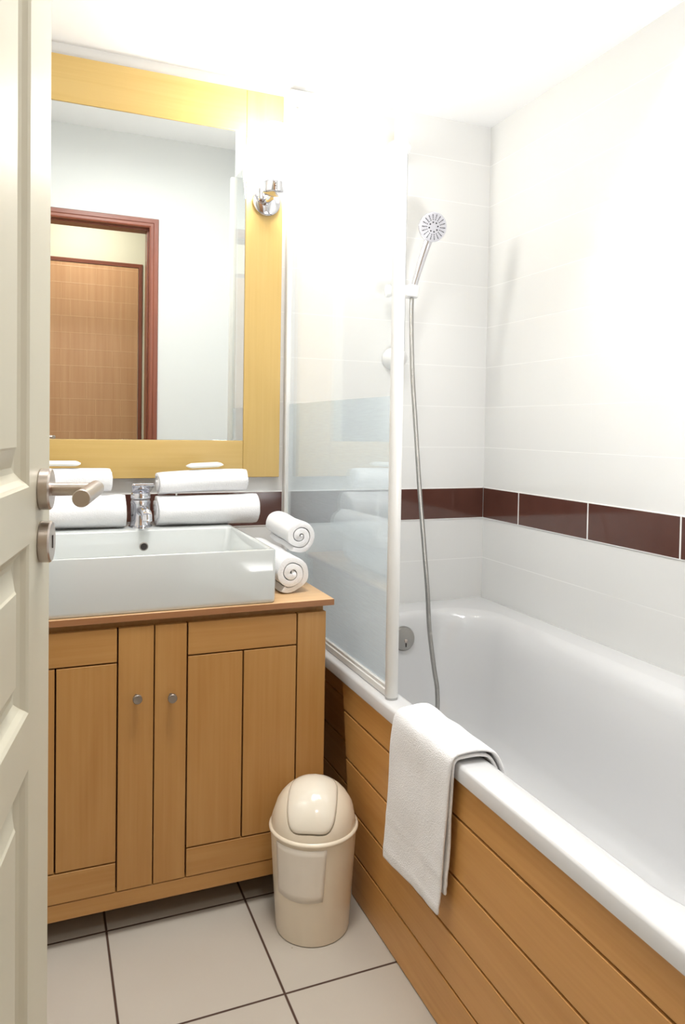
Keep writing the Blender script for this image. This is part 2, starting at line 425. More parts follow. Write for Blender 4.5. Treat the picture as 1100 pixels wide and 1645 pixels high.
st2 = [(0, -0.02), (0, 0.012), (0.022, 0.014), (0.027, 0.008), (0.027, -0.001)]
casing('trim_5', -0.22, 0.632, -3.34, 2.215, 0.03, 0.02, MT['mahog_z'], MT['mahog_x'], st2)
bm = B(); box(bm, -0.216, 0.628, -3.339, -3.333, 0.008, 2.212)
d1 = struct(finish(bm, 'door_1', MT['press']))

# ------------------------------------------------------------------ ceiling lamps
def ceiling_lamp(x, y, r, label):
    t = empty('ceiling_lamp', (x, y, ZH), label, 'ceiling lamp')
    bm = B(); lathe(bm, (x, y, ZH), (0, 0, -1), [(r*1.06, 0), (r*1.06, 0.03), (r*1.0, 0.035)], 40)
    finish(bm, 'base', MT['wplastic'], t, smooth='auto')
    bm = B(); lathe(bm, (x, y, ZH-0.034), (0, 0, -1), [(r, 0), (r*0.97, 0.015), (r*0.8, 0.03), (r*0.4, 0.038), (0.001, 0.04)], 40)
    finish(bm, 'diffuser', MT['diffuser'], t, smooth='auto')
ceiling_lamp(0.30, -1.25, 0.15, 'round white ceiling lamp above the middle of the bathroom')
ceiling_lamp(0.25, -2.85, 0.14, 'round white ceiling lamp in the hall outside the doorway')

# ------------------------------------------------------------------ bathtub
XE, ZR, ZL = 0.676, 0.5022, 0.4731
TY1 = -1.76
bm = B()
def lp(x0, x1, y0, y1, r, z): return [(x, y, z) for x, y in rrect(x0, x1, y0, y1, r, 10)]
G = 0.001
ox0, ox1, oy0, oy1 = XE, XR-G, TY1, -G
loops = [lp(XE+0.012, ox1, oy0, oy1, 0.010, ZL+0.001), lp(ox0, ox1, oy0, oy1, 0.010, ZL), lp(ox0, ox1, oy0, oy1, 0.010, ZR-0.006),
         lp(ox0+0.003, ox1, oy0, oy1, 0.010, ZR-0.001), lp(ox0+0.008, ox1, oy0, oy1, 0.010, ZR)]
ix0, ix1, iy0, iy1 = 0.738, 1.352, -1.64, -0.112
loops += [lp(ix0-0.012, ix1+0.012, iy0-0.012, iy1+0.012, 0.15, ZR),
          lp(ix0-0.004, ix1+0.004, iy0-0.004, iy1+0.004, 0.15, ZR-0.002),
          lp(ix0+0.006, ix1-0.008, iy0+0.006, iy1-0.004, 0.15, ZR-0.009),
          lp(ix0+0.016, ix1-0.022, iy0+0.02, iy1-0.010, 0.15, ZR-0.024),
          lp(ix0+0.026, ix1-0.036, iy0+0.05, iy1-0.014, 0.155, ZR-0.055),
          lp(ix0+0.040, ix1-0.052, iy0+0.10, iy1-0.024, 0.155, ZR-0.13),
          lp(ix0+0.058, ix1-0.070, iy0+0.18, iy1-0.040, 0.155, ZR-0.25),
          lp(ix0+0.075, ix1-0.086, iy0+0.25, iy1-0.056, 0.150, ZR-0.33),
          lp(ix0+0.100, ix1-0.110, iy0+0.31, iy1-0.085, 0.135, ZR-0.37),
          lp(ix0+0.150, ix1-0.155, iy0+0.38, iy1-0.14, 0.10, ZR-0.388),
          lp(ix0+0.200, ix1-0.20, iy0+0.45, iy1-0.19, 0.07, ZR-0.392)]
loft(bm, loops)
bmesh.ops.recalc_face_normals(bm, faces=bm.faces)
tub = empty('bathtub', (1.06, -0.88, 0), 'white enamel bathtub filling the space along the right wall', 'bathtub')
o = finish(bm, 'tub_shell', MT['tub'], tub, smooth='auto', angle=50)
for x in (0.98, 1.12):
    for y in (-0.60, -1.1):
        bm = B(); lathe(bm, (x, y, 0), (0, 0, 1), [(0.03, 0), (0.03, 0.01), (0.012, 0.012), (0.012, 0.108)], 12)
        finish(bm, 'foot', MT['steel'], tub, smooth='auto')
# overflow plate on the tap end of the bath
OC = Vector((1.063, -0.131, 0.424))
ov = B(); an = Vector((0, -1, 0.10))
lathe(ov, OC, an, [(0.036, -0.004), (0.0385, 0), (0.0385, 0.006), (0.035, 0.011), (0.012, 0.012), (0.001, 0.0125)], 36)
op = finish(ov, 'overflow_plate', MT['hose'], tub, smooth='auto')
op['label'] = 'round grey metal overflow plate'
ov = B(); lathe(ov, OC + Vector((0.004, -0.0125, -0.006)), an, [(0.006, 0), (0.006, 0.003), (0.004, 0.004)], 16)
box(ov, OC.x+0.0028, OC.x+0.0052, OC.y-0.0165, OC.y-0.010, OC.z-0.024, OC.z-0.012, 1)
q = finish(ov, 'overflow_screw', [MT['steel'], MT['dark']], op)

# ------------------------------------------------------------------ bath panel of planks
zs = [0.473, 0.401, 0.294, 0.190, 0.098, 0.002]
pan = empty('bath_panel', (0.70, -1.15, 0), 'maple plank panel cladding the front of the bathtub', 'bath panel')
def xat(z): return 0.6705 + 0.0135*z/0.473
def yat(z): return -0.548 - 0.112*(1 - z/0.473)
for i in range(5):
    zt, zb = zs[i] - (0.0024 if i else 0.001), zs[i+1] + (0.0024 if i < 4 else 0)
    bm = B()
    pts = []
    for z in (zb, zt):
        pts += [(xat(z), -1.755, z), (xat(z)+0.014, -1.755, z), (xat(z)+0.014, yat(z), z), (xat(z), yat(z), z)]
    vs = [bm.verts.new(p) for p in pts]
    for qd in ((0, 3, 2, 1), (4, 5, 6, 7), (0, 1, 5, 4), (1, 2, 6, 5), (2, 3, 7, 6), (3, 0, 4, 7)): bm.faces.new([vs[k] for k in qd])
    finish(bm, 'plank', MT['wood_y'], pan, bevel=0.0015)
bm = B()
vs = [bm.verts.new(p) for p in [(xat(z)+dx, y if y < -1 else yat(z)-0.004, z) for z in (0.003, 0.47) for dx, y in ((0.0142, -1.754), (0.020, -1.754), (0.020, 0), (0.0142, 0))]]
for qd in ((0, 3, 2, 1), (4, 5, 6, 7), (0, 1, 5, 4), (1, 2, 6, 5), (2, 3, 7, 6), (3, 0, 4, 7)): bm.faces.new([vs[k] for k in qd])
finish(bm, 'backing_board', MT['groove'], pan)
rec = empty('recessed_bath_panel', (0.72, -0.33, 0), 'shaded plank panel set back in the gap between vanity and bath', 'bath panel')
for i in range(5):
    zt, zb = zs[i] - 0.0024, zs[i+1] + (0.0024 if i < 4 else 0)
    bm = B(); box(bm, 0.713, 0.725, -0.70, -0.002, zb, zt)
    finish(bm, 'plank', MT['wood_y'], rec, bevel=0.0012)
bm = B(); box(bm, 0.7252, 0.730, -0.699, -0.003, 0.003, 0.465); finish(bm, 'backing_board', MT['groove'], rec)

# ------------------------------------------------------------------ shower screen
SX = 0.7035
scr = empty('shower_screen', (SX, -0.38, ZR), 'clear glass shower screen in white frame standing on the bath edge', 'shower screen')
ZF, ZT = 1.163, 2.076
bm = B(); box(bm, SX-0.0025, SX+0.0025, -0.762, -0.012, ZR+0.022, ZT)
finish(bm, 'glass_pane', MT['glass'], scr)
bm = B(); box(bm, SX+0.0030, SX+0.0036, -0.762, -0.014, ZR+0.022, ZF)  # added sheet that carries the painted reflection
q = finish(bm, 'reflection_veil', MT['veil'], scr); q['label'] = 'painted reflection, a milky film on the lower part of the glass'
bm = B()
pr = [(SX-0.009, -0.001), (SX-0.009, -0.022), (SX-0.006, -0.026), (SX+0.006, -0.026), (SX+0.009, -0.022), (SX+0.009, -0.001)]
loft(bm, [[(x, y, z) for x, y in pr] for z in (ZR+0.001, 2.085)], close_first=True)
finish(bm, 'wall_profile', MT['profile'], scr, bevel=0.001)
bm = B(); lathe(bm, (SX, -0.782, ZR+0.004), (0, 0, 1), [(0.0130, 0), (0.0140, 0.002), (0.0140, 1.576), (0.012, 1.580)], 28)
finish(bm, 'front_post', MT['profile'], scr, smooth='auto')
bm = B(); lathe(bm, (SX, -0.782, ZR), (0, 0, 1), [(0.0135, 0), (0.0135, 0.005)], 28)
finish(bm, 'post_foot', plain('grey_gasket', (0.45, 0.45, 0.44, 1), 0.5), scr, smooth='auto')
bm = B(); box(bm, SX-0.008, SX+0.008, -0.768, -0.027, ZR+0.001, ZR+0.016); box(bm, SX-0.004, SX+0.004, -0.768, -0.027, ZR+0.016, ZR+0.024)
finish(bm, 'bottom_rail', MT['profile'], scr, bevel=0.0015)
bm = B(); box(bm, SX-0.012, SX+0.05, -0.05, -0.001, 2.086, 2.118); box(bm, SX-0.012, SX+0.012, -0.03, -0.001, 2.05, 2.086)
finish(bm, 'top_bracket', MT['wplastic'], scr, bevel=0.004)

# ------------------------------------------------------------------ vanity cabinet
YF = -0.6174; CX0, CX1 = -0.173, 0.6127
cab = empty('vanity_cabinet', (0.22, -0.31, 0), 'two-door maple vanity cabinet under the basin', 'cabinet')
bm = B()
box(bm, CX0+0.001, CX0+0.019, YF+0.020, -0.004, 0.063, 0.6765); box(bm, CX1-0.019, CX1-0.001, YF+0.020, -0.004, 0.063, 0.6765)
box(bm, CX0+0.019, CX1-0.019, YF+0.020, -0.004, 0.075, 0.093); box(bm, CX0+0.019, CX1-0.019, -0.015, -0.004, 0.093, 0.6765)
box(bm, CX0+0.019, CX1-0.019, YF+0.020, YF+0.04, 0.63, 0.6765)
finish(bm, 'carcass', MT['wood_z'], cab, bevel=0.001)
bm = B(); box(bm, CX0, CX1, YF+0.001, YF+0.0195, 0.0628, 0.0985)
finish(bm, 'bottom_rail', MT['wood_x'], cab, bevel=0.002)
for x in (CX0+0.04, CX1-0.04):
    for y in (-0.50, -0.06):
        bm = B(); lathe(bm, (x, y, 0), (0, 0, 1), [(0.022, 0), (0.022, 0.008), (0.015, 0.012), (0.015, 0.0745)], 16)
        finish(bm, 'foot', MT['dark'], cab, smooth='auto')
def vdoor(xs, knob_x, knob_z, lab):
    """xs: hinge stile outer, stile/panel, mid joint, panel/stile, meeting edge (any order along x)"""
    g = 0.0016; z0, z1, r0, r1 = 0.1005, 0.6627, 0.1642, 0.5903
    a, b, c, d, e = sorted(xs)
    bm = B()
    box(bm, a+0.0012, b-g, YF, YF+0.014, z0, z1); box(bm, d+g, e-0.0012, YF, YF+0.014, z0, z1)
    box(bm, b+g, d-g, YF, YF+0.014, r1+g, z1, 1); box(bm, b+g, d-g, YF, YF+0.014, z0, r0-g, 1)
    box(bm, b+g, c-g, YF, YF+0.014, r0+g, r1-g); box(bm, c+g, d-g, YF, YF+0.014, r0+g, r1-g)
    box(bm, a+0.003, e-0.003, YF+0.0142, YF+0.0185, z0+0.002, z1-0.002, 2)
    dr = finish(bm, 'door', [MT['wood_z'], MT['wood_x'], MT['groove']], cab, bevel=0.0010, segs=1)
    bm = B(); lathe(bm, (knob_x, YF, knob_z), (0, -1, 0), [(0.0045, 0), (0.0045, 0.012), (0.0085, 0.015), (0.0098, 0.018), (0.0098, 0.024), (0.0088, 0.0255), (0.001, 0.026)], 24)
    kn = finish(bm, 'knob', MT['knob'], dr, smooth='auto', angle=30)
    return dr
vdoor([-0.173, -0.101, 0.0228, 0.1446, 0.2201], 0.1830, 0.5155, '')
vdoor([0.2201, 0.2903, 0.415, 0.5411, 0.6127], 0.2555, 0.5085, '')
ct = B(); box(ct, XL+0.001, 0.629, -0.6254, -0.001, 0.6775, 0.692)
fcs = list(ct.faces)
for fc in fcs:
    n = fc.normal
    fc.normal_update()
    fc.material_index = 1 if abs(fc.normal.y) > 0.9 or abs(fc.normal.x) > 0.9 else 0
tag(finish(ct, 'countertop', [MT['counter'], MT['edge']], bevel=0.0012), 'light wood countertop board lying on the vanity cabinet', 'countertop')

# ------------------------------------------------------------------ basin
BX0, BX1, BY0, BY1, BZ0, BZ1 = -0.008, 0.488, -0.6185, -0.045, 0.6922, 0.8143
bas = empty('wash_basin', (0.24, -0.33, BZ0), 'white rectangular ceramic basin sitting on the wooden countertop', 'basin')
bm = B()
def bl(x0, x1, y0, y1, r, z): return [(x, y, z) for x, y in rrect(x0, x1, y0, y1, r, 6)]
loft(bm, [bl(BX0+0.004, BX1-0.004, BY0+0.004, BY1-0.004, 0.006, BZ0), bl(BX0+0.001, BX1-0.001, BY0+0.001, BY1-0.001, 0.007, BZ0+0.003),
          bl(BX0, BX1, BY0, BY1, 0.008, BZ0+0.01), bl(BX0, BX1, BY0, BY1, 0.008, BZ1-0.004), bl(BX0+0.001, BX1-0.001, BY0+0.001, BY1-0.001, 0.007, BZ1-0.001),
          bl(BX0+0.004, BX1-0.004, BY0+0.004, BY1-0.004, 0.006, BZ1), bl(BX0+0.010, BX1-0.010, BY0+0.010, -0.226, 0.012, BZ1),
          bl(BX0+0.013, BX1-0.013, BY0+0.013, -0.229, 0.014, BZ1-0.003), bl(BX0+0.020, BX1-0.020, BY0+0.020, -0.236, 0.02, BZ1-0.06),
          bl(BX0+0.030, BX1-0.030, BY0+0.030, -0.250, 0.03, BZ1-0.088), bl(BX0+0.060, BX1-0.060, BY0+0.060, -0.28, 0.03, BZ1-0.097)], close_first=True)
finish(bm, 'bowl', MT['china'], bas, smooth='auto', angle=50)
bm = B(); lathe(bm, (0.2440, -0.2315, 0.771), (0, -1, 0.1), [(0.0125, -0.003), (0.0125, 0.002), (0.0095, 0.0035), (0.0085, 0.001), (0.001, 0.0005)], 28)
ovd = B(); lathe(ovd, (0.2440, -0.2327, 0.771), (0, -1, 0.1), [(0.0088, 0.0), (0.0088, 0.0015), (0.001, 0.0018)], 24)
q = finish(bm, 'overflow_ring', MT['knob'], bas, smooth='auto', angle=30)
finish(ovd, 'overflow_opening', MT['dark'], q, smooth='auto', angle=30)
bm = B(); lathe(bm, (0.24, -0.41, BZ1-0.0965), (0, 0, 1), [(0.024, 0), (0.024, 0.003), (0.02, 0.005), (0.001, 0.006)], 28)
finish(bm, 'drain', MT['chrome'], bas, smooth='auto')

# ------------------------------------------------------------------ mixer tap
FX, FY = 0.2430, -0.165
fa = empty('basin_mixer_tap', (FX, FY, BZ1), 'chrome single-lever mixer tap between the towel stacks on the basin', 'tap')
bm = B()
lathe(bm, (FX, FY, BZ1), (0, 0, 1), [(0.031, 0), (0.031, 0.004), (0.0275, 0.007), (0.0255, 0.02), (0.0255, 0.062), (0.0265, 0.068), (0.0245, 0.074)], 36)
finish(bm, 'body', MT['chrome'], fa, smooth='auto')
bm = B()
pts = spline([(FX, FY-0.010, BZ1+0.045), (FX+0.002, FY-0.05, BZ1+0.050), (FX+0.004, FY-0.085, BZ1+0.047), (FX+0.005, FY-0.100, BZ1+0.040)], 6)
tube(bm, pts, 0.013, 16, radf=lambda i: 0.0145-0.0001*i)
lathe(bm, (FX+0.005, FY-0.098, BZ1+0.042), (0.0, -0.35, -1), [(0.0125, 0), (0.0125, 0.014), (0.010, 0.016), (0.009, 0.012)], 24)
finish(bm, 'spout', MT['chrome'], fa, smooth='auto')
bm = B()
lathe(bm, (FX, FY, BZ1+0.076), (0, 0, 1), [(0.0255, 0), (0.0265, 0.006), (0.025, 0.016), (0.017, 0.023), (0.001, 0.025)], 32)
vs = []
for t, w, z0, z1 in ((0.0, 0.022, 0.088, 0.104), (0.03, 0.026, 0.100, 0.113), (0.065, 0.030, 0.116, 0.122)):
    vs.append([(FX-w, FY-t+0.008, BZ1+z0), (FX+w, FY-t+0.008, BZ1+z0), (FX+w*0.9, FY-t+0.008, BZ1+z1), (FX-w*0.9, FY-t+0.008, BZ1+z1)])
loft(bm, vs, close_first=True)
finish(bm, 'lever', MT['chrome'], fa, bevel=0.002)

# ------------------------------------------------------------------ towels
def roll_mesh(bm, L, a, b, turns=3.2, squash_noise=0.006, seed=0, tail=0.0):
    """spiral-rolled towel along local +x, centred, half-width a (y), half-height b (z), resting at z=0"""
    n = int(turns*36); pitch = 1/(turns+0.35)
    th = 0.86*pitch
    NX = 26
    def P(k, inner, x):
        ang = -2*math.pi*k/36 - math.pi/2 + 0.5
        r = 1 - pitch*k/36 - (th if inner else 0)
        r = max(r, 0.02)
        nz = noise.noise(Vector((x*9+seed*7.1, math.cos(ang)*1.3, math.sin(ang)*1.3+seed)))
        e = (abs(x)/(L/2))
        rr = r*(1 + squash_noise*16*nz*r - 0.05*max(0, e-0.90)/0.10*(1 if r > 0.7 else 0))
        y = a*rr*math.cos(ang); z = b + b*rr*math.sin(ang)
        xo = x + (0.012*noise.noise(Vector((k*0.06+seed, 3.1, 0))) + 0.010*(1-r))*(1 if x > 0 else -1)*max(0, e-0.75)*4*0.6
        return (xo, y, max(z, 0.0015))
    xs = [-L/2 + L*i/NX for i in range(NX+1)]
    grid = []
    for x in xs:
        ring = [bm.verts.new(P(k, False, x)) for k in range(n+1)] + [bm.verts.new(P(k, True, x)) for k in range(n, -1, -1)]
        grid.append(ring)
    m = len(grid[0])
    for A, Bq in zip(grid, grid[1:]):
        for i in range(m): bm.faces.new((A[i], A[(i+1) % m], Bq[(i+1) % m], Bq[i]))
    for ring in (grid[0], grid[-1]):
        for k in range(n):
            bm.faces.new((ring[k], ring[k+1], ring[m-2-k], ring[m-1-k]))
def towel_roll(name, base, L, a, b, rot_z, tilt, label, group, turns=3.0, seed=0, bend=0.0):
    bm = B(); roll_mesh(bm, L, a, b, turns, seed=seed)
    for v in bm.verts:
        v.co.z += bend*((v.co.x/(L/2))**2)
    bmesh.ops.recalc_face_normals(bm, faces=bm.faces)
    me = bpy.data.meshes.new(name); bm.to_mesh(me); bm.free(); me.materials.append(MT['towel'])
    for p in me.polygons: p.use_smooth = True
    o = bpy.data.objects.new(name, me); C.objects.link(o)
    o.location = base; o.rotation_euler = (0, tilt, rot_z)
    md = o.modifiers.new('soft', 'BEVEL'); md.width = 0.0022; md.segments = 2; md.limit_method = 'ANGLE'; md.angle_limit = math.radians(60)
    return tag(o, label, 'towel', group)
GRP = 'rolled white towels around the basin'
towel_roll('rolled_towel', (0.4260, -0.158, BZ1), 0.280, 0.062, 0.0460, 0.0, 0.0, 'large rolled white towel on the basin right of the tap, under a smaller roll', GRP, seed=1)
towel_roll('rolled_towel', (0.4140, -0.150, BZ1+0.0905), 0.245, 0.045, 0.0350, 0.02, -0.035, 'smaller rolled white towel topping the stack right of the tap', GRP, seed=2, bend=-0.003)
towel_roll('rolled_towel', (0.0580, -0.158, BZ1), 0.285, 0.062, 0.0490, 0.0, 0.0, 'large rolled white towel on the basin left of the tap, behind the door handle', GRP, seed=3)
towel_roll('rolled_towel', (0.0370, -0.150, BZ1+0.0965), 0.255, 0.045, 0.0345, 0.0, 0.0, 'smaller rolled white towel topping the stack left of the tap', GRP, seed=4)
towel_roll('rolled_towel', (0.5490, -0.385, 0.692), 0.32, 0.0500, 0.0500, math.pi/2, 0.0, 'large rolled white towel on the countertop beside the basin, its spiral end facing out', GRP, seed=5, turns=2.6)
towel_roll('rolled_towel', (0.5940, -0.372, 0.7800), 0.250, 0.0440, 0.0430, math.pi/2-0.068, 0.0, 'smaller rolled white towel lying on the countertop roll next to the shower screen', GRP, seed=6, turns=2.5)

# ------------------------------------------------------------------ soap packets
def soap(x, y, z, w, rz, tilt, label):
    bm = B()
    nx, ny = 16, 8; top = []; bot = []
    for j in range(ny+1):
        for i in range(nx+1):
            u, v = i/nx*2-1, j/ny*2-1
            crimp = 1 if abs(u) < 0.8 else max(0.12, (1-abs(u))/0.2)
            h = 0.0075*math.sqrt(max(0, 1-abs(v)**3))*crimp
            wv = 0.0012*math.sin(9*v)*(1 if abs(u) > 0.8 else 0.1)
            top.append(bm.verts.new((u*w/2, v*0.020*(1-0.12*(abs(u) > 0.8)), 0.0085+h+wv)))
            bot.append(bm.verts.new((u*w/2, v*0.020*(1-0.12*(abs(u) > 0.8)), 0.0082-h*0.85+wv)))
    k = nx+1
    for j in range(ny):
        for i in range(nx):
            a = j*k+i
            bm.faces.new((top[a], top[a+1], top[a+k+1], top[a+k])); bm.faces.new((bot[a], bot[a+k], bot[a+k+1], bot[a+1]))
    rim = [i for i in range(nx+1)] + [j*k+nx for j in range(1, ny+1)] + [ny*k+i for i in range(nx-1, -1, -1)] + [j*k for j in range(ny-1, 0, -1)]
    for a, b in zip(rim, rim[1:]+rim[:1]): bm.faces.new((top[a], bot[a], bot[b], top[b]))
    bmesh.ops.recalc_face_normals(bm, faces=bm.faces)
    me = bpy.data.meshes.new('soap_packet'); bm.to_mesh(me); bm.free(); me.materials.append(MT['soap'])
    for p in me.polygons: p.use_smooth = True
    o = bpy.data.objects.new('soap_packet', me); C.objects.link(o); o.location = (x, y, z); o.rotation_euler = (0, tilt, rz)
    tag(o, label, 'soap packet', 'wrapped soap packets on the towel stacks')
soap(0.420, -0.150, 0.9715, 0.100, 0.1, -0.04, 'small white wrapped soap packet on the towel stack right of the tap')
soap(0.040, -0.150, 0.9775, 0.100, -0.1, 0.0, 'small white wrapped soap packet on the towel stack left of the tap')

# ------------------------------------------------------------------ mirror
mr = empty('wall_mirror', (0.22, 0, 0.93), 'large wall mirror in a wide yellowish wood frame above the basin', 'mirror')
MX0, MX1, MZ0, MZ1 = -0.234, 0.6745, 0.9366, 2.098
GX0, GX1, GZ0, GZ1 = -0.120, 0.5595, 1.0475, 1.972
for x0, x1, z0, z1, mt in ((MX0, GX0, MZ0, MZ1, 'frame_z'), (GX1, MX1, MZ0, MZ1, 'frame_z'), (GX0+0.0004, GX1-0.0004, MZ0, GZ0, 'frame_x'), (GX0+0.0004, GX1-0.0004, GZ1, MZ1, 'frame_x')):
    bm = B(); box(bm, x0, x1, -0.032, -0.004, z0, z1)
    finish(bm, 'frame_board', MT[mt], mr, bevel=0.0015)
bm = B(); box(bm, GX0-0.0, GX1+0.0, -0.0295, -0.024, GZ0, GZ1)
finish(bm, 'mirror_glass', MT['mirror'], mr, bevel=0.0012, segs=1)

# ------------------------------------------------------------------ wall sconce on the mirror frame
sx, sz = 0.6215, 1.7715
sc = empty('wall_lamp', (sx, -0.032, sz), 'chrome wall lamp glowing on the right side of the mirror frame', 'wall lamp')
bm = B(); lathe(bm, (sx, -0.0325, sz), (0, -1, 0), [(0.0425, 0), (0.0430, 0.003), (0.0425, 0.010), (0.038, 0.014), (0.012, 0.016), (0.001, 0.0165)], 44)
finish(bm, 'wall_plate', MT['chrome'], sc, smooth='auto')
cx, cy = sx-0.004, -0.125
bm = B()
tube(bm, spline([(sx-0.004, -0.044, sz-0.004), (sx-0.006, -0.075, sz-0.006), (sx-0.002, -0.105, sz-0.002), (cx, cy, sz+0.004)], 8), 0.009, 16)
lathe(bm, (sx-0.020, -0.060, sz-0.004), (0, 0, 1), [(0.009, 0), (0.012, 0.003), (0.012, 0.034), (0.009, 0.036)], 20)
finish(bm, 'arm', MT['chrome'], sc, smooth='auto')
bm = B(); lathe(bm, (cx, cy, sz-0.003), (0, 0, 1), [(0.006, -0.006), (0.024, 0.0), (0.0300, 0.003), (0.0310, 0.005), (0.0310, 0.034), (0.0290, 0.034), (0.0290, 0.010)], 40)
finish(bm, 'lamp_cup', MT['chrome'], sc, smooth='auto')
bm = B()
for dz in (0.016, 0.023): lathe(bm, (cx-0.004, cy-0.0305, sz-0.003+dz), (-0.12, -1, 0), [(0.0016, 0), (0.0016, 0.001)], 10)
finish(bm, 'cup_holes', MT['dark'], sc)
bm = B(); lathe(bm, (cx, cy, sz+0.009), (0, 0, 1), [(0.0280, 0), (0.0280, 0.018), (0.034, 0.03), (0.040, 0.09), (0.041, 0.165), (0.034, 0.185), (0.001, 0.190)], 36)
q = finish(bm, 'lamp_shade', MT['shade'], sc, smooth='auto'); q['label'] = 'glowing opal glass shade'

# ------------------------------------------------------------------ shower set
RX, RY = 1.079, -0.052
sr = empty('shower_rail', (RX, 0, 1.32), 'slim white shower slide rail on the back wall above the bath', 'shower rail')
bm = B(); lathe(bm, (RX, RY, 1.300), (0, 0, 1), [(0.009, 0), (0.010, 0.002), (0.010, 0.72), (0.008, 0.722)], 20)
finish(bm, 'pole', MT['chrome'], sr, smooth='auto')
for z in (1.322, 2.000):
    bm = B(); lathe(bm, (RX-0.010, -0.0008, z), (0, -1, 0), [(0.036, 0), (0.037, 0.004), (0.034, 0.03), (0.028, 0.058), (0.012, 0.068), (0.001, 0.070)], 28)
    finish(bm, 'wall_bracket', MT['wplastic'], sr, smooth='auto')
HX, HY, HZ = 1.0945, -0.088, 1.5345
bm = B()
lathe(bm, (1.014, -0.058, 1.533), (1, -0.25, 0), [(0.016, 0), (0.020, 0.003), (0.020, 0.014), (0.014, 0.020), (0.018, 0.045), (0.021, 0.05), (0.021, 0.10), (0.019, 0.105)], 28)
lathe(bm, (HX, HY, HZ-0.020), (0.10, -0.12, 1), [(0.015, 0), (0.019, 0.003), (0.0205, 0.033), (0.018, 0.038), (0.015, 0.036)], 28)
finish(bm, 'slider', MT['wplastic'], sr, smooth='auto')
# hand shower
hs = empty('hand_shower', (HX, HY, HZ), 'chrome hand shower with round spray face held in the rail slider', 'hand shower')
hc = Vector((1.1330, -0.150, 1.7280)); fn = Vector((-0.12, -0.95, -0.24)).normalized()
A0 = Vector((HX, HY, HZ-0.01)); A1 = hc - fn*0.022 + Vector((-0.006, 0, -0.038))
bm = B()
pts = spline([A0, A0.lerp(A1, 0.35)+Vector((0, 0.004, 0)), A0.lerp(A1, 0.75)+Vector((0, 0.003, 0)), A1, A1+Vector((0.004, 0.0, 0.028))], 8)
tube(bm, pts, 0.012, 20, radf=lambda i: 0.0095 + 0.0055*(i/(len(pts)-1)))
finish(bm, 'handle', MT['chrome'], hs, smooth='auto')
bm = B(); lathe(bm, hc - fn*0.036, fn, [(0.001, 0), (0.020, 0.002), (0.034, 0.009), (0.0435, 0.020), (0.0465, 0.030), (0.0460, 0.035)], 44)
finish(bm, 'head', MT['chrome'], hs, smooth='auto')
bm = B(); lathe(bm, hc - fn*0.0012, fn, [(0.0445, 0), (0.0445, 0.003), (0.042, 0.0045), (0.001, 0.005)], 44)
q = finish(bm, 'spray_face', MT['face'], hs, smooth='auto'); q['label'] = 'white round spray face'
bm = B(); d, u, v_ = frame_of(fn)
for k in range(18):
    a = 2*math.pi*k/18
    for r, rr in ((0.0230, 0.0015), (0.0285, 0.0015), (0.0335, 0.0016), (0.0375, 0.0015)):
        lathe(bm, hc + d*0.0036 + (u*math.cos(a)+v_*math.sin(a))*r, d, [(rr, 0), (rr, 0.0016)], 8)
for k in range(8):
    a = 2*math.pi*k/8 + 0.2
    lathe(bm, hc + d*0.0034 + (u*math.cos(a)+v_*math.sin(a))*0.0145, d, [(0.0026, 0), (0.0024, 0.0018)], 8)
finish(bm, 'nozzles', MT['nozzle'], hs)
# hose, ribbed metal
bm = B()
ctrl = [(HX, HY, 1.512), (1.0880, -0.100, 1.440), (1.0860, -0.118, 1.268), (1.0860, -0.15, 1.08), (1.0850, -0.18, 0.915), (1.0800, -0.225, 0.745),
        (1.0760, -0.260, 0.610), (1.0830, -0.265, 0.490), (1.0990, -0.268, 0.372), (1.1100, -0.272, 0.300), (1.1080, -0.275, 0.215), (1.080, -0.285, 0.155), (1.02, -0.305, 0.128), (0.98, -0.35, 0.126)]
pth = spline(ctrl, 60)
# resample evenly
L = [0]
for a, b in zip(pth, pth[1:]): L.append(L[-1] + (b-a).length)
step = 0.0016; out = []; j = 0; t = 0
while t < L[-1]:
    while L[j+1] < t: j += 1
    out.append(pth[j].lerp(pth[j+1], (t-L[j])/max(1e-9, L[j+1]-L[j]))); t += step
tube(bm, out, 0.007, 12, radf=lambda i: 0.0074 if i % 3 else 0.0061)
ho = tag(finish(bm, 'shower_hose', MT['hose'], origin=(HX, HY, 1.512), smooth=True), 'ribbed metal shower hose hanging from the slider down into the bath', 'shower hose')

# ------------------------------------------------------------------ pedal-less swing bin
bx, by = 0.5510, -0.7185
RB, RT, ZRIM = 0.0805, 0.0962, 0.227
bn = empty('swing_bin', (bx, by, 0), 'cream plastic swing-top bin on the floor between vanity and bath panel', 'bin')
bm = B(); lathe(bm, (bx, by, 0), (0, 0, 1), [(RB-0.006, 0.0), (RB-0.001, 0.002), (RB, 0.006), (RT-0.002, ZRIM-0.006), (RT-0.004, ZRIM-0.006), (RB-0.003, 0.009), (0.001, 0.008)], 64)
finish(bm, 'bucket', MT['bin'], bn, smooth='auto')
bm = B(); lathe(bm, (bx, by, ZRIM-0.007), (0, 0, 1), [(RT-0.001, 0), (RT+0.0012, 0.002), (RT+0.0016, 0.0045), (RT+0.0008, 0.007), (RT-0.003, 0.0095), (RT-0.006, 0.006)], 64, cap=False)
finish(bm, 'rim', MT['bin'], bn, smooth='auto')
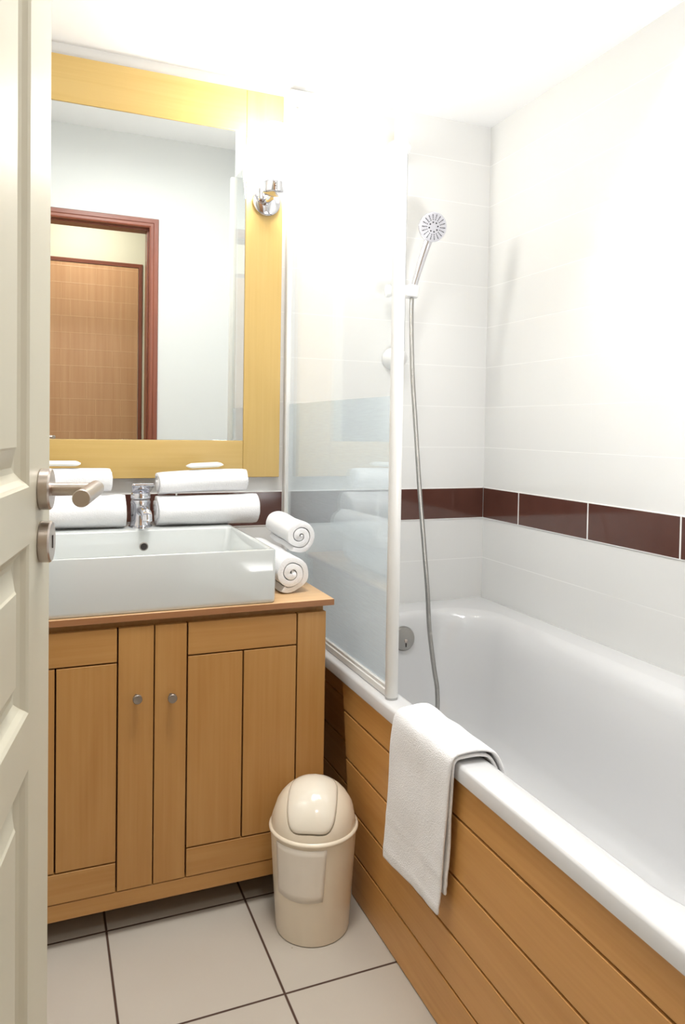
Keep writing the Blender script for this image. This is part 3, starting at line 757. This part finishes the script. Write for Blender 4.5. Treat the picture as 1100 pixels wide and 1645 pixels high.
# dome, with a real opening for the flap
HD = 0.096; RD = RT-0.003
vd = Vector((-0.47, -1, 0)).normalized()          # the flap faces this way
ca = math.radians(61)                               # elevation of the flap centre
fd = Vector((vd.x*math.cos(ca), vd.y*math.cos(ca), math.sin(ca)))
fu = Vector((0, 0, 1)).cross(fd).normalized(); fv = fd.cross(fu)
def outline(t):
    c, s = math.cos(t), math.sin(t); e = 2/4.2
    return (0.60*math.copysign(abs(c)**e, c), 0.84*math.copysign(abs(s)**e, s))
def dome_pt(a, b, lift):
    r = math.hypot(a, b); d3 = fd*math.cos(r) + ((fu*a + fv*b)/r)*math.sin(r) if r > 1e-6 else fd
    return Vector((bx + d3.x*(RD+lift), by + d3.y*(RD+lift), ZRIM + d3.z*(HD+lift)))
N = 72
bm = B()
rhos = [1.035, 1.08, 1.15, 1.3, 1.5, 1.75, 2.0, 2.3, 2.6, 2.9, 3.2, 3.5]
rings = [[dome_pt(*[q*1.035 for q in outline(2*math.pi*i/N)], -0.008) for i in range(N)]]
for rh in rhos:
    ring = []
    for i in range(N):
        a, b = outline(2*math.pi*i/N); ro = math.hypot(a, b)*1.035
        k = (rh-1.035)/(3.5-1.035); r = ro + (2.75-ro)*k; th = math.atan2(b, a)
        ring.append(dome_pt(r*math.cos(th), r*math.sin(th), 0))
    rings.append(ring)
rv = [[bm.verts.new(p) for p in r] for r in rings]
for A, Bq in zip(rv, rv[1:]):
    for i in range(N): bm.faces.new((A[i], A[(i+1) % N], Bq[(i+1) % N], Bq[i]))
bmesh.ops.bisect_plane(bm, geom=bm.verts[:]+bm.edges[:]+bm.faces[:], plane_co=(0, 0, ZRIM-0.002), plane_no=(0, 0, -1), clear_outer=True)
finish(bm, 'lid', MT['bin'], bn, smooth='auto', angle=60)
bm = B(); rings = []
for rh, lift in ((0.05, 0.0022), (0.4, 0.0022), (0.7, 0.002), (0.9, 0.0016), (0.97, 0.0010), (1.0, -0.0008), (1.0, -0.008)):
    rings.append([bm.verts.new(dome_pt(*[q*rh for q in outline(2*math.pi*i/N)], lift)) for i in range(N)])
for A, Bq in zip(rings, rings[1:]):
    for i in range(N): bm.faces.new((A[i], A[(i+1) % N], Bq[(i+1) % N], Bq[i]))
bm.faces.new(rings[0])
q = finish(bm, 'swing_flap', MT['flap'], bn, smooth='auto', angle=60); q['label'] = 'glossy rounded flap in the domed lid'
# paper sheet wrapped on the bucket front
bm = B()
av = math.atan2(-1, -0.36)
g = []
for j in range(9):
    row = []
    for i in range(17):
        t = i/16; z = ZRIM-0.012 - j/8*0.112 - 0.004*math.sin(3*t)*(j/8)
        ang = av - 0.98 + 1.28*t*(1-0.05*j/8)
        rr = RB + (RT-0.002-RB)*(z/ZRIM) + 0.0012 + 0.0006*noise.noise(Vector((i*0.5, j*0.5, 2)))
        row.append(bm.verts.new((bx+rr*math.cos(ang), by+rr*math.sin(ang), z)))
    g.append(row)
for j in range(8):
    for i in range(16): bm.faces.new((g[j][i], g[j][i+1], g[j+1][i+1], g[j+1][i]))
q = finish(bm, 'paper_sheet', MT['paper'], bn, smooth=True); q['label'] = 'whitish sheet stuck on the front of the bucket'
md = q.modifiers.new('thick', 'SOLIDIFY'); md.thickness = 0.0006; md.offset = 1

# ------------------------------------------------------------------ hand towel over the bath edge
bm = B()
def towel_layer(y0t, y1t, y0b, y1b, path, seed, nv=26, amp=0.004):
    """path: list of (x,z,s) s in 0..1 from hanging hem to the inside end"""
    pts = spline([(x, 0, z) for x, z in path], 8); n = len(pts); rows = []
    lens = [0]
    for a, b in zip(pts, pts[1:]): lens.append(lens[-1]+(b-a).length)
    tot = lens[-1]
    for i, p in enumerate(pts):
        s = lens[i]/tot; row = []
        h = min(1, s/0.62)
        for j in range(nv+1):
            t = j/nv
            ya = y0b + (y0t-y0b)*h; yb = y1b + (y1t-y1b)*h
            if s > 0.62: ya += 0.040*(s-0.62)/0.38; yb += -0.02*(s-0.62)/0.38
            y = ya + (yb-ya)*t
            w = (1-h)*0.9+0.1
            dx = -amp*(0.5+0.5*math.sin(t*6.5+seed))*w - 0.0015*noise.noise(Vector((t*5, s*6, seed)))*2
            if h < 0.5: dx -= 0.0016*sum(math.exp(-((lens[i]-c)/0.004)**2) for c in (0.022, 0.040, 0.052, 0.064, 0.090))
            dz = 0
            if h < 0.15: dz = 0.018*(t)*(1-h/0.15)
            if s > 0.55:  dz += 0.0015*noise.noise(Vector((t*4, s*5, seed+4)))
            row.append(bm.verts.new((p.x+dx, y, p.z+dz)))
        rows.append(row)
    for a, b in zip(rows, rows[1:]):
        for j in range(nv): bm.faces.new((a[j], a[j+1], b[j+1], b[j]))
towel_layer(-0.886, -1.114, -0.864, -1.092, [(0.6545, 0.208), (0.6570, 0.30), (0.6580, 0.40), (0.6590, 0.480), (0.6660, 0.5150), (0.690, 0.5235), (0.725, 0.5235), (0.748, 0.5130), (0.764, 0.480), (0.778, 0.430), (0.784, 0.36)], 1.0)
towel_layer(-0.892, -1.110, -0.872, -1.098, [(0.6650, 0.245), (0.6662, 0.33), (0.6670, 0.42), (0.6680, 0.487), (0.6740, 0.5090), (0.695, 0.5130), (0.722, 0.5130), (0.741, 0.5050), (0.756, 0.475), (0.770, 0.425), (0.776, 0.38)], 2.4, amp=0.0015)
tw = finish(bm, 'hand_towel', MT['towel'], origin=(0.70, -0.98, 0.503), smooth=True)
md = tw.modifiers.new('thick', 'SOLIDIFY'); md.thickness = 0.006; md.offset = 0
md = tw.modifiers.new('sub', 'SUBSURF'); md.levels = 1; md.render_levels = 1
tag(tw, 'white terry hand towel draped over the front edge of the bathtub', 'towel')

# ------------------------------------------------------------------ cream panelled door, open, at the left
al = math.radians(10.1)
E0 = Vector((0.003, -1.42, 0)); dd = Vector((-math.sin(al), -math.cos(al), 0)); nn = Vector((math.cos(al), -math.sin(al), 0))
DW, DTK, DH = 0.80, 0.040, 2.19
dr = bpy.data.objects.new('door_2', None); C.objects.link(dr); dr.location = E0 + Vector((0, 0, 0.008)); struct(dr)
def dp(s, t, z): return E0 + dd*s + nn*t + Vector((0, 0, z))
bm = B()
panels = [(1.035, 2.07), (0.835, 0.985), (0.16, 0.785)]
s0, s1 = 0.097, DW-0.105
def quad(ps, mi=0): bm.faces.new([bm.verts.new(p) for p in ps])
zz = [0.008] + [v for p in reversed(panels) for v in p] + [DH]
# frame faces
for a, b in ((0, s0), (s1, DW)): quad([dp(a, 0, zz[0]), dp(b, 0, zz[0]), dp(b, 0, DH), dp(a, 0, DH)])
for k in range(0, len(zz), 2): quad([dp(s0, 0, zz[k]), dp(s1, 0, zz[k]), dp(s1, 0, zz[k+1]), dp(s0, 0, zz[k+1])])
for z0, z1 in panels:
    rr = [(0, 0), (0.003, -0.002), (0.007, -0.006), (0.013, -0.010), (0.018, -0.011), (0.034, -0.0045), (0.036, -0.0030)]
    for (a, ta), (b, tb) in zip(rr, rr[1:]):
        for q0 in range(4):
            ca_ = [(s0+a, z0+a), (s1-a, z0+a), (s1-a, z1-a), (s0+a, z1-a)]
            cb_ = [(s0+b, z0+b), (s1-b, z0+b), (s1-b, z1-b), (s0+b, z1-b)]
            q1 = (q0+1) % 4
            quad([dp(ca_[q0][0], ta, ca_[q0][1]), dp(ca_[q1][0], ta, ca_[q1][1]), dp(cb_[q1][0], tb, cb_[q1][1]), dp(cb_[q0][0], tb, cb_[q0][1])])
    b = 0.036
    quad([dp(s0+b, -0.003, z0+b), dp(s1-b, -0.003, z0+b), dp(s1-b, -0.003, z1-b), dp(s0+b, -0.003, z1-b)])
quad([dp(0, -DTK, 0.008), dp(DW, -DTK, 0.008), dp(DW, -DTK, DH), dp(0, -DTK, DH)])
for a in (0, DW): quad([dp(a, 0, 0.008), dp(a, -DTK, 0.008), dp(a, -DTK, DH), dp(a, 0, DH)])
for z in (0.008, DH): quad([dp(0, 0, z), dp(DW, 0, z), dp(DW, -DTK, z), dp(0, -DTK, z)])
bmesh.ops.remove_doubles(bm, verts=bm.verts, dist=1e-5)
finish(bm, 'door_leaf', MT['cream_door'], dr)
hp = dp(0.047, 0, 1.0290)
bm = B(); lathe(bm, hp, nn, [(0.0190, 0), (0.0196, 0.001), (0.0196, 0.0090), (0.0182, 0.0105), (0.001, 0.0107)], 40)
hd = finish(bm, 'door_handle', MT['steel'], dr, smooth='auto', angle=30)
bm = B()
P0 = hp + nn*0.010; P1 = hp + nn*0.0490
lathe(bm, P0, nn, [(0.0062, 0), (0.0062, 0.0390)], 24)
lathe(bm, P1 - dd*0.010, dd, [(0.0068, 0), (0.0075, 0.0008), (0.0075, 0.1042), (0.0068, 0.105)], 28)
finish(bm, 'lever', MT['steel'], hd, smooth='auto', angle=30)
kp = dp(0.045, 0, 0.9790)
bm = B(); lathe(bm, kp, nn, [(0.0190, 0), (0.0196, 0.001), (0.0196, 0.0090), (0.0182, 0.0105), (0.001, 0.0107)], 40)
ks = finish(bm, 'lock_rose', MT['steel'], dr, smooth='auto', angle=30)
bm = B(); 
vs = [kp + nn*t + dd*s*0.0016 + Vector((0, 0, z)) for t in (0.0105, 0.0113) for s, z in ((-1, -0.006), (1, -0.006), (1, 0.006), (-1, 0.006))]
vs = [bm.verts.new(p) for p in vs]
for qd in ((0, 3, 2, 1), (4, 5, 6, 7), (0, 1, 5, 4), (1, 2, 6, 5), (2, 3, 7, 6), (3, 0, 4, 7)): bm.faces.new([vs[k] for k in qd])
finish(bm, 'keyhole', MT['dark'], ks)
